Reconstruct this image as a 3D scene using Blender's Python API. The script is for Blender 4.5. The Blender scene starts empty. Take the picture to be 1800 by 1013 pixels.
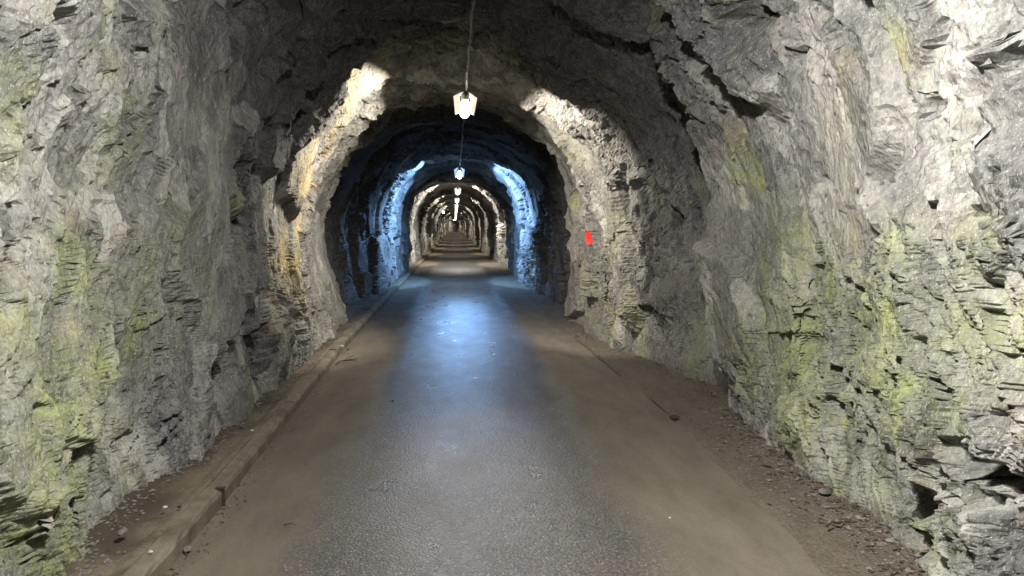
import bpy, bmesh, math, random
import numpy as np
from mathutils import Vector, Matrix, Euler
random.seed(7); np.random.seed(7)
S = bpy.context.scene
C = S.collection
R = math.radians

# ------------------------------------------------------------------ camera
CAM_H = 1.6
F_PX = 1300.0
YAW = math.atan(100 / F_PX); PITCH = math.atan(109.5 / F_PX)
cd = bpy.data.cameras.new('camera'); cam = bpy.data.objects.new('camera', cd); C.objects.link(cam)
cd.sensor_width = 36; cd.lens = F_PX / 1800 * 36; cd.clip_start = 0.05; cd.clip_end = 600
cam.location = (0, 0, CAM_H); cam.rotation_euler = (R(90) - PITCH, 0, -YAW)
S.camera = cam

# ------------------------------------------------------------------ world (no daylight reaches the bore)
W = bpy.data.worlds.new('World'); S.world = W; W.use_nodes = True
W.node_tree.nodes['Background'].inputs[0].default_value = (0.25, 0.3, 0.4, 1)
W.node_tree.nodes['Background'].inputs[1].default_value = 0.006
S.view_settings.view_transform = 'Standard'; S.view_settings.look = 'None'
S.view_settings.exposure = 0.0; S.view_settings.gamma = 1.0
S.view_settings.use_curve_mapping = False
S.cycles.use_denoising = True; S.cycles.use_adaptive_sampling = True; S.cycles.adaptive_threshold = 0.03; S.cycles.adaptive_min_samples = 24
S.cycles.max_bounces = 6; S.cycles.diffuse_bounces = 2; S.cycles.glossy_bounces = 2
S.cycles.sample_clamp_indirect = 4.0; S.cycles.sample_clamp_direct = 0
S.cycles.caustics_reflective = False; S.cycles.caustics_refractive = False

# lamps: distance, colour, power of one side beam, power of the down beam
WARM = (1.0, 0.86, 0.66); BLUE = (0.27, 0.53, 1.0); NEUT = (1.0, 0.90, 0.78)
LAMPS = [(1.9, (1.0, 0.97, 0.92), 650, 180), (9.0, WARM, 400, 210), (20.0, BLUE, 720, 560)]
for k in range(2, 18):
    c = [WARM, NEUT][k % 2] if k != 2 else (1.0, 0.9, 0.8)
    LAMPS.append((20.0 + 11.0 * (k - 1), c, (330 if k < 9 else 220) * random.uniform(.6, 1.25), 330 * random.uniform(.6, 1.2)))
LAMPS[3] = (31.0, (1.0, .93, .84), 420, 620)
LAMP_X = 0.13; LAMP_Z = 3.03

# ------------------------------------------------------------------ small helpers
def link(o, parent=None):
    C.objects.link(o)
    if parent is not None: o.parent = parent
    return o
def tag(o, label=None, cat=None, group=None, kind=None):
    if label: o['label'] = label
    if cat: o['category'] = cat
    if group: o['group'] = group
    if kind: o['kind'] = kind
    return o
def empty(name, loc):
    o = bpy.data.objects.new(name, None); o.location = loc; o.empty_display_size = .1
    return link(o)
def np_mesh(name, V, Fq):
    """V (n,3); Fq (m,k) faces of equal size"""
    me = bpy.data.meshes.new(name)
    V = np.ascontiguousarray(V, dtype=np.float32); Fq = np.ascontiguousarray(Fq, dtype=np.int32)
    m, k = Fq.shape
    me.vertices.add(len(V)); me.vertices.foreach_set('co', V.ravel())
    me.loops.add(m * k); me.loops.foreach_set('vertex_index', Fq.ravel())
    me.polygons.add(m); me.polygons.foreach_set('loop_start', np.arange(0, m * k, k, dtype=np.int32))
    me.update(calc_edges=True)
    return me
def mesh_obj(name, V, Fq, mat, parent=None, smooth=True):
    me = np_mesh(name, V, Fq)
    me.polygons.foreach_set('use_smooth', np.full(len(me.polygons), smooth))
    if mat: me.materials.append(mat)
    return link(bpy.data.objects.new(name, me), parent)
def bm_obj(name, bm, mat, parent=None, smooth=False):
    me = bpy.data.meshes.new(name); bm.to_mesh(me); bm.free()
    if smooth:
        for p in me.polygons: p.use_smooth = True
    if mat: me.materials.append(mat)
    return link(bpy.data.objects.new(name, me), parent)

# ------------------------------------------------------------------ numpy noise
U = np.uint32
def _h(ix, iy, iz, seed):
    with np.errstate(over='ignore'):
        h = ix.astype(U) * U(2654435761) + U((seed * 40503 + 77) & 0xffffffff)
        h = (h ^ (h >> U(15))) * U(2246822519) + iy.astype(U) * U(3266489917)
        h = (h ^ (h >> U(13))) * U(668265263) + iz.astype(U) * U(374761393)
        h = (h ^ (h >> U(16))) * U(2246822519)
        h = (h ^ (h >> U(13))) * U(3266489917)
        h ^= h >> U(16)
    return h
def vnoise(P, seed=0):
    """smooth value noise -1..1"""
    I = np.floor(P).astype(np.int32); f = (P - I).astype(np.float32); f = f * f * (3 - 2 * f)
    out = 0
    for dx in (0, 1):
        wx = f[:, 0] if dx else 1 - f[:, 0]
        for dy in (0, 1):
            wy = f[:, 1] if dy else 1 - f[:, 1]
            for dz in (0, 1):
                wz = f[:, 2] if dz else 1 - f[:, 2]
                h = _h(I[:, 0] + dx, I[:, 1] + dy, I[:, 2] + dz, seed)
                out = out + wx * wy * wz * ((h & U(0xffff)).astype(np.float32) * (2 / 65535) - 1)
    return out
def fbm(P, n=4, seed=0, gain=.5):
    a = 1.; s = 0; t = 0
    for k in range(n):
        s = s + a * vnoise(P * (2.03 ** k) + 17.3 * k, seed + k); t += a; a *= gain
    return s / t
def cells(P, seed=0):
    """Worley: F1, F2, id-hash of the nearest cell, offset to its centre"""
    I = np.floor(P).astype(np.int32); n = len(P)
    f1 = np.full(n, 1e9, np.float32); f2 = f1.copy(); hid = np.zeros(n, U); off = np.zeros((n, 3), np.float32)
    fr = (P - I).astype(np.float32)
    for dx in (-1, 0, 1):
        for dy in (-1, 0, 1):
            for dz in (-1, 0, 1):
                h = _h(I[:, 0] + dx, I[:, 1] + dy, I[:, 2] + dz, seed)
                o0 = fr[:, 0] - dx - (h & U(1023)).astype(np.float32) / 1023
                o1 = fr[:, 1] - dy - ((h >> U(10)) & U(1023)).astype(np.float32) / 1023
                o2 = fr[:, 2] - dz - ((h >> U(20)) & U(1023)).astype(np.float32) / 1023
                d = o0 * o0 + o1 * o1 + o2 * o2
                m = d < f1
                f2 = np.where(m, f1, np.minimum(f2, d)); f1 = np.where(m, d, f1)
                hid[m] = h[m]
                off[m, 0] = o0[m]; off[m, 1] = o1[m]; off[m, 2] = o2[m]
    return np.sqrt(f1), np.sqrt(f2), hid, off
def rnd(h, k):
    with np.errstate(over='ignore'):
        g = (h ^ U(k * 7919 + 13)) * U(2654435761); g ^= g >> U(15); g = g * U(2246822519); g ^= g >> U(13)
    return (g & U(0xffff)).astype(np.float32) / 65535
def facet(P, seed, tilt):
    """broken planar faces: a level per cell plus a tilt per cell"""
    f1, f2, h, o = cells(P, seed)
    v = rnd(h, 1) - .5 + tilt * ((rnd(h, 2) - .5) * o[:, 0] + (rnd(h, 3) - .5) * o[:, 1] + (rnd(h, 4) - .5) * o[:, 2])
    return v, f2 - f1, h
def ss(a, b, x):
    t = np.clip((x - a) / (b - a), 0, 1); return t * t * (3 - 2 * t)

# ------------------------------------------------------------------ shape of the bore
def tab(pairs): 
    a = np.array(pairs); return a[:, 0], a[:, 1]
def far_mod(D, seed, amp):
    P = np.stack([D * .16, D * 0 + seed, D * 0], 1)
    ph = (D - 20.0) % 11.0
    ring = np.exp(-((ph - 3.6) / 1.0) ** 2) * 1.0 - np.exp(-((ph - 6.6) / 1.6) ** 2) * .8
    lumps = vnoise(P, 5) * .7 + vnoise(P * 3.1, 6) * .45
    return (-(ring * .13) * (0.6 + .8 * (vnoise(P * .55 + 3.3, 8) + .5)) + lumps * .15) * amp
WL = tab([(-20, 1.95), (0, 1.9), (3, 1.84), (4.5, 1.83), (5.7, 1.76), (7, 1.80), (9, 1.74), (10.5, 1.78), (12.4, 1.84), (12.9, 2.0), (14, 2.0), (16, 1.86), (20, 1.80), (27, 1.66), (31, 1.72), (400, 1.85)])
WR = tab([(-20, 2.0), (0, 2.1), (2.6, 2.13), (3.2, 2.2), (4.2, 2.31), (5.4, 2.42), (6.24, 2.46), (6.36, 2.70), (7.0, 2.62), (8.3, 2.36), (9.4, 2.12), (10.6, 2.02), (12.35, 1.98), (12.7, 2.2), (14, 2.22), (16.2, 2.14), (17, 2.0), (21, 1.93), (25, 2.0), (29, 1.88), (400, 1.85)])
LN = tab([(-20, 0), (2.5, .03), (4.5, -.05), (6.24, -.11), (6.36, -.06), (8, -.06), (10, -.03), (12, 0), (400, 0)])   # lean of right wall
BL = tab([(-20, 0), (5, 0), (8, .05), (10.5, .26), (12.5, .38), (14, .25), (17, .06), (400, 0)])                       # bulge, left, mid-height
TP = tab([(-20, 3.7), (2, 4.1), (5, 4.15), (7.2, 4.0), (8.2, 3.80), (9.5, 3.66), (11, 3.55), (12.35, 3.52), (12.8, 3.64), (16, 3.62), (18, 3.50), (20, 3.46), (23.5, 3.38), (26, 3.5), (31, 3.45), (400, 3.4)])
BX0 = 178.0
def bend(D):    # the far end curves away to the left
    return np.where(D > BX0, -(np.maximum(D - BX0, 0)) ** 2 / 110.0, 0.0)
def profile(D, u):
    """D (n,) distances, u (m,) 0..1 from left foot over the crown to right foot -> X, Z (n,m)"""
    m = ss(22, 30, D)
    wl = np.interp(D, *WL) + m * far_mod(D, 1.0, 1.0); wr = np.interp(D, *WR) + m * far_mod(D, 9.0, 1.0)
    tp = np.interp(D, *TP) + m * far_mod(D, 21.0, .9); ln = np.interp(D, *LN); bl = np.interp(D, *BL)
    zs = 1.55; ze = 2.25
    fw = .245                                    # share of u on each straight wall
    t = np.where(u < fw, u / fw, np.where(u > 1 - fw, (1 - u) / fw, 1.0))
    z_str = -0.14 + t * (zs + .14)
    a = np.clip((u - fw) / (1 - 2 * fw), 0, 1) * math.pi      # 0..pi, left to right
    cx = -np.cos(a); sz = np.sin(a)
    px_ = np.interp(D, [4.5, 8.5], [3.0, 2.35])[:, None]
    ex = np.sign(cx)[None, :] * np.abs(cx)[None, :] ** (2 / px_); ez = sz ** (2 / 2.2)
    Z = z_str[None, :] + ez[None, :] * (tp[:, None] - zs)
    side = (ex < 0)
    X = np.where(side, ex * wl[:, None], ex * (wr[:, None] + ln[:, None] * np.minimum(Z, 3.2)))
    X = X - np.where(side, bl[:, None] * np.exp(-((Z - 1.6) / 1.0) ** 2), 0)
    return X, Z

def pix_ray(px, py):
    x = (px - 900) / F_PX; w = -(py - 506.5) / F_PX
    y = math.cos(PITCH) + w * math.sin(PITCH); z = -math.sin(PITCH) + w * math.cos(PITCH)
    return x * math.cos(YAW) + y * math.sin(YAW), -x * math.sin(YAW) + y * math.cos(YAW), z
_pd = np.arange(1.5, 60, .04); _pu = np.linspace(0, 1, 121)
_PX, _PZ = profile(_pd, _pu)
def wall_hit(px, py):
    """first point of the undisturbed bore seen along a photo direction"""
    X, Y, z = pix_ray(px, py)
    for i, d in enumerate(_pd):
        x = X / Y * d; zz = CAM_H + z / Y * d
        r = _PX[i], _PZ[i]
        # inside test: compare with the profile half width at this height / the crown at this x
        if x < 0: lim = np.interp(zz, r[1][:61], -r[0][:61]); 
        else: lim = np.interp(zz, r[1][60:][::-1], r[0][60:][::-1])
        if abs(x) >= lim or zz >= r[1][60]: return np.array((x, d, zz))
    return np.array((X / Y * 60, 60., CAM_H))
def floor_hit(px, py, z0=0.0):
    X, Y, z = pix_ray(px, py); t = (z0 - CAM_H) / z
    return X * t, Y * t

# lists of features read off the photograph: (px, py, radius in photo px, strength)
PITS = [(1240, 95, 26, .16), (1215, 175, 22, .10), (1262, 140, 16, .12), (1330, 35, 30, .12), (1400, 105, 22, .08), (1615, 195, 14, .10),
        (1765, 120, 22, .10), (1730, 25, 34, .10), (1535, 15, 26, .10), (1665, 375, 14, .06), (1735, 388, 24, .05), (1625, 880, 26, .24), (1610, 950, 24, .22),
        (1720, 800, 24, .22), (1745, 825, 22, .22), (1700, 872, 18, .16), (1750, 880, 20, .14), (1640, 860, 16, .12), (1700, 1000, 16, .12), (1530, 760, 12, .06),
        (1440, 320, 10, .05), (1505, 350, 12, .07), (1650, 605, 14, .06), (1270, 640, 10, .05), (1575, 745, 16, .08), (1790, 850, 22, .12), (1662, 965, 18, .16),
        (88, 40, 20, .08), (65, 20, 18, .09), (232, 50, 12, .05), (92, 92, 12, .06), (440, 52, 24, .14), (470, 35, 18, .10), (285, 200, 8, .05), (62, 270, 9, .05), (205, 430, 9, .04), (290, 430, 8, .04),
        (430, 370, 24, .16), (415, 300, 30, .16), (450, 250, 30, .14), (445, 640, 14, .20), (455, 655, 12, .18), (425, 560, 12, .08), (390, 650, 18, .07), (365, 670, 14, .06),
        (505, 550, 12, .10), (520, 540, 8, .08), (52, 720, 9, .05), (60, 880, 9, .08), (105, 885, 9, .07), (130, 855, 8, .06), (110, 785, 8, .05), (90, 1000, 8, .05),
        (1160, 230, 26, .06), (1125, 380, 12, .10), (1120, 330, 12, .08), (1085, 490, 8, .06), (1100, 560, 12, .07), (1060, 300, 20, .08), (1030, 255, 18, .05), (1130, 450, 14, .05)]
MOSS = [(1400, 600, 60, .8), (1440, 500, 55, .6), (1420, 660, 90, .7), (1600, 640, 90, .6), (1700, 620, 60, .5), (100, 700, 100, .5), (160, 540, 80, .4), (1395, 460, 50, .55), (1320, 300, 22, .9), (1335, 320, 14, 1.), (1570, 590, 50, .9), (1560, 660, 60, .85), (1640, 680, 28, 1.1), (1640, 760, 22, .9),
        (1475, 740, 10, 1.2), (1500, 560, 45, .6), (1400, 720, 60, .5), (1660, 580, 40, .6), (1780, 600, 40, .8), (1620, 440, 30, .8), (1570, 70, 22, .8), (1590, 120, 16, .6), (1500, 200, 26, .25), (1480, 320, 22, .3),
        (1560, 420, 40, .35), (1360, 400, 20, .4), (1700, 700, 40, .5), (1540, 860, 60, .4), (1650, 950, 70, .5), (1480, 850, 50, .4), (1345, 640, 40, .5), (1730, 430, 40, .35), (1300, 560, 20, .2), (1620, 520, 40, .5),
        (110, 460, 40, .8), (160, 445, 22, .7), (240, 590, 40, .6), (130, 680, 45, .75), (60, 780, 60, .7), (120, 800, 50, .5), (30, 580, 45, .6), (45, 560, 14, 1.), (90, 640, 30, .6), (200, 770, 40, .35), (30, 900, 60, .6),
        (60, 960, 50, .6), (20, 250, 35, .35), (10, 160, 30, .4), (200, 120, 18, .3), (225, 190, 16, .35), (160, 330, 25, .25), (250, 480, 40, .4), (210, 230, 18, .35), (300, 420, 40, .2), (340, 500, 30, .2),
        (520, 500, 30, .35), (510, 460, 24, .4), (1020, 355, 14, .7), (1040, 520, 30, .35), (1080, 430, 30, .3), (1010, 260, 20, .3), (690, 160, 10, .5), (1060, 600, 30, .2)]
OCHRE = [(500, 540, 30, .8), (515, 300, 30, .8), (580, 250, 30, .6), (520, 380, 45, .9), (500, 470, 40, .8), (540, 330, 30, .8), (600, 170, 35, .7), (640, 150, 22, .6), (560, 220, 22, .6), (470, 540, 26, .6), (530, 260, 30, .5), (1580, 100, 14, .6), (1490, 120, 18, .4),
         (1300, 240, 24, .3), (205, 130, 16, .4), (1560, 600, 30, .3), (660, 180, 14, .6), (1470, 230, 30, .2), (1490, 410, 20, .3)]
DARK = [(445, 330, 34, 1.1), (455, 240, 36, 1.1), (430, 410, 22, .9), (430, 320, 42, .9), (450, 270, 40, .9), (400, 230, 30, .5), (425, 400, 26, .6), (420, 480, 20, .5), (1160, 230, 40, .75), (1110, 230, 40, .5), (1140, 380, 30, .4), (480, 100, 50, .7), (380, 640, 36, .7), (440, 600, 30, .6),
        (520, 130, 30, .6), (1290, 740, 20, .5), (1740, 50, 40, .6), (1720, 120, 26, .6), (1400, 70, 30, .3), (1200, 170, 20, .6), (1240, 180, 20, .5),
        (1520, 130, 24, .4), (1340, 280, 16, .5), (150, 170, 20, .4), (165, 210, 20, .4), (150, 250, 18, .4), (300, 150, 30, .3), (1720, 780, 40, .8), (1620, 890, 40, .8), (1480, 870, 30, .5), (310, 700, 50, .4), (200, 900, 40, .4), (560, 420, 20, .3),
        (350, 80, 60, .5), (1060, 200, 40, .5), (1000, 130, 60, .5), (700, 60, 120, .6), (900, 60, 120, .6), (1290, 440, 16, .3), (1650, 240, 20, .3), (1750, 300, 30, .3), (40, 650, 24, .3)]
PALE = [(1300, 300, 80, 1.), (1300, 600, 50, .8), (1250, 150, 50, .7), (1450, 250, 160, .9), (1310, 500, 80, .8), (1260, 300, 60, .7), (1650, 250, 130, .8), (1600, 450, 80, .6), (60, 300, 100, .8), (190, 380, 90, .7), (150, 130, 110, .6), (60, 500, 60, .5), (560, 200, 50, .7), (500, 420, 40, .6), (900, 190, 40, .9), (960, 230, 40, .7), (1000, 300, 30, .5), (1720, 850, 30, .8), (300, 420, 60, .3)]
CALM = [(1600, 330, 80, .7), (1680, 520, 80, .6), (1330, 380, 130, 1.), (1260, 520, 80, 1.), (1370, 620, 100, .8), (1300, 250, 60, .9), (1470, 430, 70, .5), (1680, 80, 50, .6), (110, 350, 90, .8), (60, 560, 110, .8), (260, 380, 80, .7), (330, 180, 90, .7), (230, 640, 90, .6), (90, 760, 90, .5),
        (500, 430, 60, .8), (720, 60, 120, .8), (900, 60, 120, .8), (1560, 560, 60, .4)]
BROKEN = [(1150, 300, 60, .9), (1130, 450, 60, .8), (1170, 580, 50, .6), (1660, 930, 80, .9), (600, 60, 120, .7), (1050, 60, 120, .7), (1280, 80, 90, .9), (1450, 60, 90, .7), (1720, 150, 100, .8), (1720, 820, 110, .9), (1540, 860, 70, .6), (430, 340, 50, 1.), (420, 250, 60, .7), (450, 620, 60, 1.), (370, 660, 60, .8), (520, 180, 70, 1.), (620, 130, 50, .9),
          (1060, 250, 60, 1.), (1110, 400, 40, .9), (1080, 560, 60, 1.), (1050, 480, 50, .9), (130, 60, 90, .9), (300, 820, 60, .6), (1400, 230, 50, .4), (960, 190, 30, .8), (1000, 250, 30, .8)]
def spots(L):
    out = []
    for px, py, r, s in L:
        p = wall_hit(px, py); out.append((p, max(.02, r * p[1] / F_PX), s))
    return out
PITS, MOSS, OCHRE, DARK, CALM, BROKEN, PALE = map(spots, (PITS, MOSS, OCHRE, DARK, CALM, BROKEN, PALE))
def splat(P, L, warp, power=2, stretch=1.0):
    s = np.zeros(len(P), np.float32)
    for c, r, a in L:
        d = P - c[None, :].astype(np.float32)
        # long in the fabric direction of the schist
        q2 = (d[:, 0] ** 2 * .5 + (d[:, 1] * .94 - d[:, 2] * .33) ** 2 * (.5 if abs(c[0]) > .9 else 1) + (d[:, 1] * .33 + d[:, 2] * .94) ** 2 / stretch) / (r * r)
        k = q2 < 9
        s[k] = np.maximum(s[k], a * np.exp(-(np.maximum(0, q2[k] + warp[k])) ** (power / 2)))
    return s

def envelope(d, h, k, axis):
    """limit the slope of d along an axis to k (mean of the lower and the upper Lipschitz envelope)"""
    d = np.moveaxis(d, axis, 0); lo = d.copy(); hi = d.copy(); s = k * h
    for i in range(1, len(d)):
        np.minimum(lo[i], lo[i - 1] + s, out=lo[i]); np.maximum(hi[i], hi[i - 1] - s, out=hi[i])
    for i in range(len(d) - 2, -1, -1):
        np.minimum(lo[i], lo[i + 1] + s, out=lo[i]); np.maximum(hi[i], hi[i + 1] - s, out=hi[i])
    return np.moveaxis((lo + hi) * .5, 0, axis)
def rock_at(D, u, lod):
    """grid of displaced points and colour masks"""
    X, Z = profile(D, u); n, m = X.shape
    Y = np.repeat(D[:, None], m, 1)
    P = np.stack([X, Y, Z], 2).astype(np.float32)
    # inward normals from the smooth profile
    dU = np.gradient(P, axis=1); dD = np.gradient(P, axis=0)
    N = np.cross(dD, dU); N /= np.linalg.norm(N, axis=2, keepdims=True) + 1e-9
    ctr = np.array([0, 0, 1.6]); 
    sgn = np.sign(np.sum(N * (np.stack([X * 0, Y, X * 0 + 1.6], 2) - P), axis=2, keepdims=True)); N = N * np.where(sgn == 0, 1, sgn)
    Pf = P.reshape(-1, 3)
    # domain: x, across the fabric, along the fabric
    def fab(Q): return np.stack([Q[:, 0] * .8, Q[:, 1] * .94 - Q[:, 2] * .33, Q[:, 1] * .33 + Q[:, 2] * .94], 1)
    Q = fab(Pf)
    w1 = np.stack([vnoise(Q * 1.7 + 5, 31), vnoise(Q * 1.7 + 9, 32), vnoise(Q * 1.7 + 13, 33)], 1)
    w2 = np.stack([vnoise(Q * 7 + 5, 34), vnoise(Q * 7 + 9, 35), vnoise(Q * 7 + 13, 36)], 1)
    Qw = Q + w1 * .16 + w2 * .035
    A = np.array([1.0, 1.75, .75])
    big, eb, hb = facet(Qw * A * .95, 3, 1.7)
    mid, em, hm = facet(Qw * A * np.array([1, 1.2, .9]) * 2.7 + 4.1, 11, 1.9)
    rough = ss(-.25, .45, vnoise(Q * .55 + 2.2, 41) + .5 * vnoise(Q * 1.9, 42) + .35 * (rnd(hb, 9) - .5))
    if D[0] < 32 and D[-1] > 2:
        z0 = np.zeros(len(Pf), np.float32)
        calm = np.clip(splat(Pf, CALM, z0, 2, 1.5), 0, 1); rough = rough * (1 - .85 * calm)
        rough = np.clip(np.maximum(rough, splat(Pf, BROKEN, z0, 2, 1.2)), 0, 1)
    else: calm = 0
    up = ss(2.5, 3.2, Pf[:, 2]) * ss(13, 10.5, Pf[:, 1])
    d = big * (.19 + .13 * up) * (1 - .35 * calm) + up * mid * .06 + mid * (.022 + .062 * rough) + fbm(Q * 1.1, 4, 50) * .10
    crack = np.clip(1 - em / .10, 0, 1) * rough
    hy = float(D[1] - D[0]); hu = 9.0 / m
    wpp0 = (fbm(Pf * 5, 3, 80) * 1.1).astype(np.float32)
    d = envelope(d.reshape(n, m), hy, 2.0, 0); d = envelope(d, hu, 2.8, 1).ravel()
    if D[0] < 32 and D[-1] > 2:
        pt = 2.1 * splat(Pf, PITS, wpp0 * .8 + (rnd(hm, 6) - .5) * .8, 4, 1.3)
        d = d - envelope(pt.reshape(n, m), hy, 3.0, 0).ravel()
    # the big step in the right wall: a lip that leans in, then the wall falls back
    hgt = ss(.0, .6, Pf[:, 2]) * ss(3.9, 3.2, Pf[:, 2]) * (Pf[:, 0] > .8)
    ye = 6.28 + .05 * vnoise(Pf * np.array([0, 0, 1.7]) + 3, 61) + .02 * vnoise(Pf * np.array([0, 0, 9.]) + 3, 62)
    d = d + hgt * (.07 * ss(5.0, 6.15, Pf[:, 1]) * (Pf[:, 1] < ye) - .26 * (Pf[:, 1] >= ye) * ss(8.2, 6.6, Pf[:, 1]))
    # hard rim of the narrow ring beyond the first lamp
    rim = (12.25 + .22 * vnoise(Q * 1.6 + 8, 63) + .10 * vnoise(Q * 5, 64))
    d = d + np.where(Pf[:, 1] < rim, .0, -.16) * ss(15.5, 13, Pf[:, 1]) * (np.abs(Pf[:, 0]) > .2)

    if lod <= 2:
        sm, es, hs = facet(Qw * A * np.array([1, 1.3, .8]) * 6.5 + w2 * .25, 21, 2.0)
        d = d + envelope(envelope((sm * (.006 + .044 * rough)).reshape(n, m), hy, 1.7, 0), hu, 2.4, 1).ravel()
        crack = np.maximum(crack, np.clip(1 - es / .12, 0, 1) * rough * .8)
    else:
        hs = hm
        d = d + fbm(Q * 8, 2, 60) * .03
    if lod <= 1:
        ti, et, ht = facet(Qw * A * np.array([1, 1.3, .7]) * 15, 27, 2.0)
        d = d + envelope((ti * (.004 + .018 * rough ** 1.3)).reshape(n, m), hy, 1.3, 0).ravel() + fbm(Q * 20, 3, 70) * .008
        if lod == 0:
            blade = facet(Qw * np.array([24, 34, 15]), 29, 2.0)[0]
            d = d + blade * (.002 + .009 * rough)
    d = d - .03 * crack
    wp = (fbm(Pf * 5, 3, 80) * 1.1).astype(np.float32) + (rnd(hm, 5) - .5) * 1.1
    if D[0] < 32 and D[-1] > 2:
        wpp = wp + (rnd(hs, 6) - .5) * 1.0
        moss = splat(Pf, [(c_, r_ * 1.3, a_) for c_, r_, a_ in MOSS], wp * .75, 2, 2.2)
        ochre = splat(Pf, OCHRE, wp * .9, 2, 2.0)
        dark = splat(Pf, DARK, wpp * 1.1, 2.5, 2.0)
    else:
        moss = ochre = dark = np.zeros(len(Pf), np.float32)
    g = fbm(Q * 1.3 + 7, 4, 90)
    # dark slate behind the right wall step, plus painted shade fading towards the lamp
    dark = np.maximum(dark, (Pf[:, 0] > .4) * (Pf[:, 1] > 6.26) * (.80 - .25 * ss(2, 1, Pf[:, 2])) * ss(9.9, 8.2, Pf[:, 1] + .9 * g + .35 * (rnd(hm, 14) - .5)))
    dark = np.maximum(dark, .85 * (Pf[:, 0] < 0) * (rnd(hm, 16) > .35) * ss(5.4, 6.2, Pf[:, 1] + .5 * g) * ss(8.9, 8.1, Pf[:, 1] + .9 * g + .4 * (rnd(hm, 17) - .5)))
    dark = np.maximum(dark, (Pf[:, 2] > 2.6) * .85 * ss(5.5, 7, Pf[:, 1]) * ss(9.8, 8.6, Pf[:, 1] + .6 * g))  # roof around the first lamp: its shade is put into the colour
    dark = np.maximum(dark, .95 * ss(12.5, 12.9, Pf[:, 1] + .3 * g) * ss(17.6, 17.3, Pf[:, 1] + .5 * g + .3 * (rnd(hm, 15) - .5)) * (1.25))  # unlit stretch between the first two lamps, painted darker in the rock colour
    dark = np.maximum(dark, 1.0 * ss(12.5, 12.9, Pf[:, 1]) * ss(29, 26, Pf[:, 1]) * ss(2.85, 3.1, Pf[:, 2] + .2 * g - .25 * np.abs(Pf[:, 0])))  # roof beyond the ring gets no light; that shade is painted in
    lowness = ss(2.0, .2, Pf[:, 2])
    moss = np.clip(np.maximum(moss, ss(.12, .6, fbm(Q * np.array([1, 1.6, .7]) * 1.6 + 3, 4, 95) + .22 * lowness - .12) * .40), 0, 1.3)
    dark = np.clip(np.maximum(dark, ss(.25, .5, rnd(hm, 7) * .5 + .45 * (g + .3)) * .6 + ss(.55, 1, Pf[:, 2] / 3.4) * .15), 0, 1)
    # keep the foot of the wall near the ground line, roll the lowest hand of rock outwards into debris
    foot = ss(.5, .0, Pf[:, 2])
    d = d * (1 - .55 * foot) + foot * .05
    # keep the head room in which the cable hangs
    top = ss(1.0, .2, np.abs(Pf[:, 0] - .13)) * (Pf[:, 2] > 3)
    d = np.where(top > 0, np.minimum(d, d * (1 - top) + top * np.clip(d, -.3, Pf[:, 2] - 3.3)), d)
    Pn = Pf + N.reshape(-1, 3) * d[:, None]
    # broken rock also slides along its own bedding a little
    Pn[:, 1] += (mid * .05 + (rnd(hs, 8) - .5) * .02 * rough) * (1 if lod < 3 else 0)
    tone = .5 + .32 * fbm(Q * 2.6 + 1, 4, 99) + .38 * (rnd(hm, 10) - .5) * rough + .25 * (rnd(hs, 11) - .5) * rough
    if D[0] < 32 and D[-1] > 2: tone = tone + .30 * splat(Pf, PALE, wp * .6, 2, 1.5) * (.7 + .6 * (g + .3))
    moss = moss * (1 - ss(12.4, 12.9, Pf[:, 1]) * ss(17.4, 17, Pf[:, 1]))
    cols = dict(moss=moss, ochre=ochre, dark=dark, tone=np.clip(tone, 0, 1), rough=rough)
    Pn[:, 0] += bend(Pn[:, 1])
    return Pn.reshape(n, m, 3), cols

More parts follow.
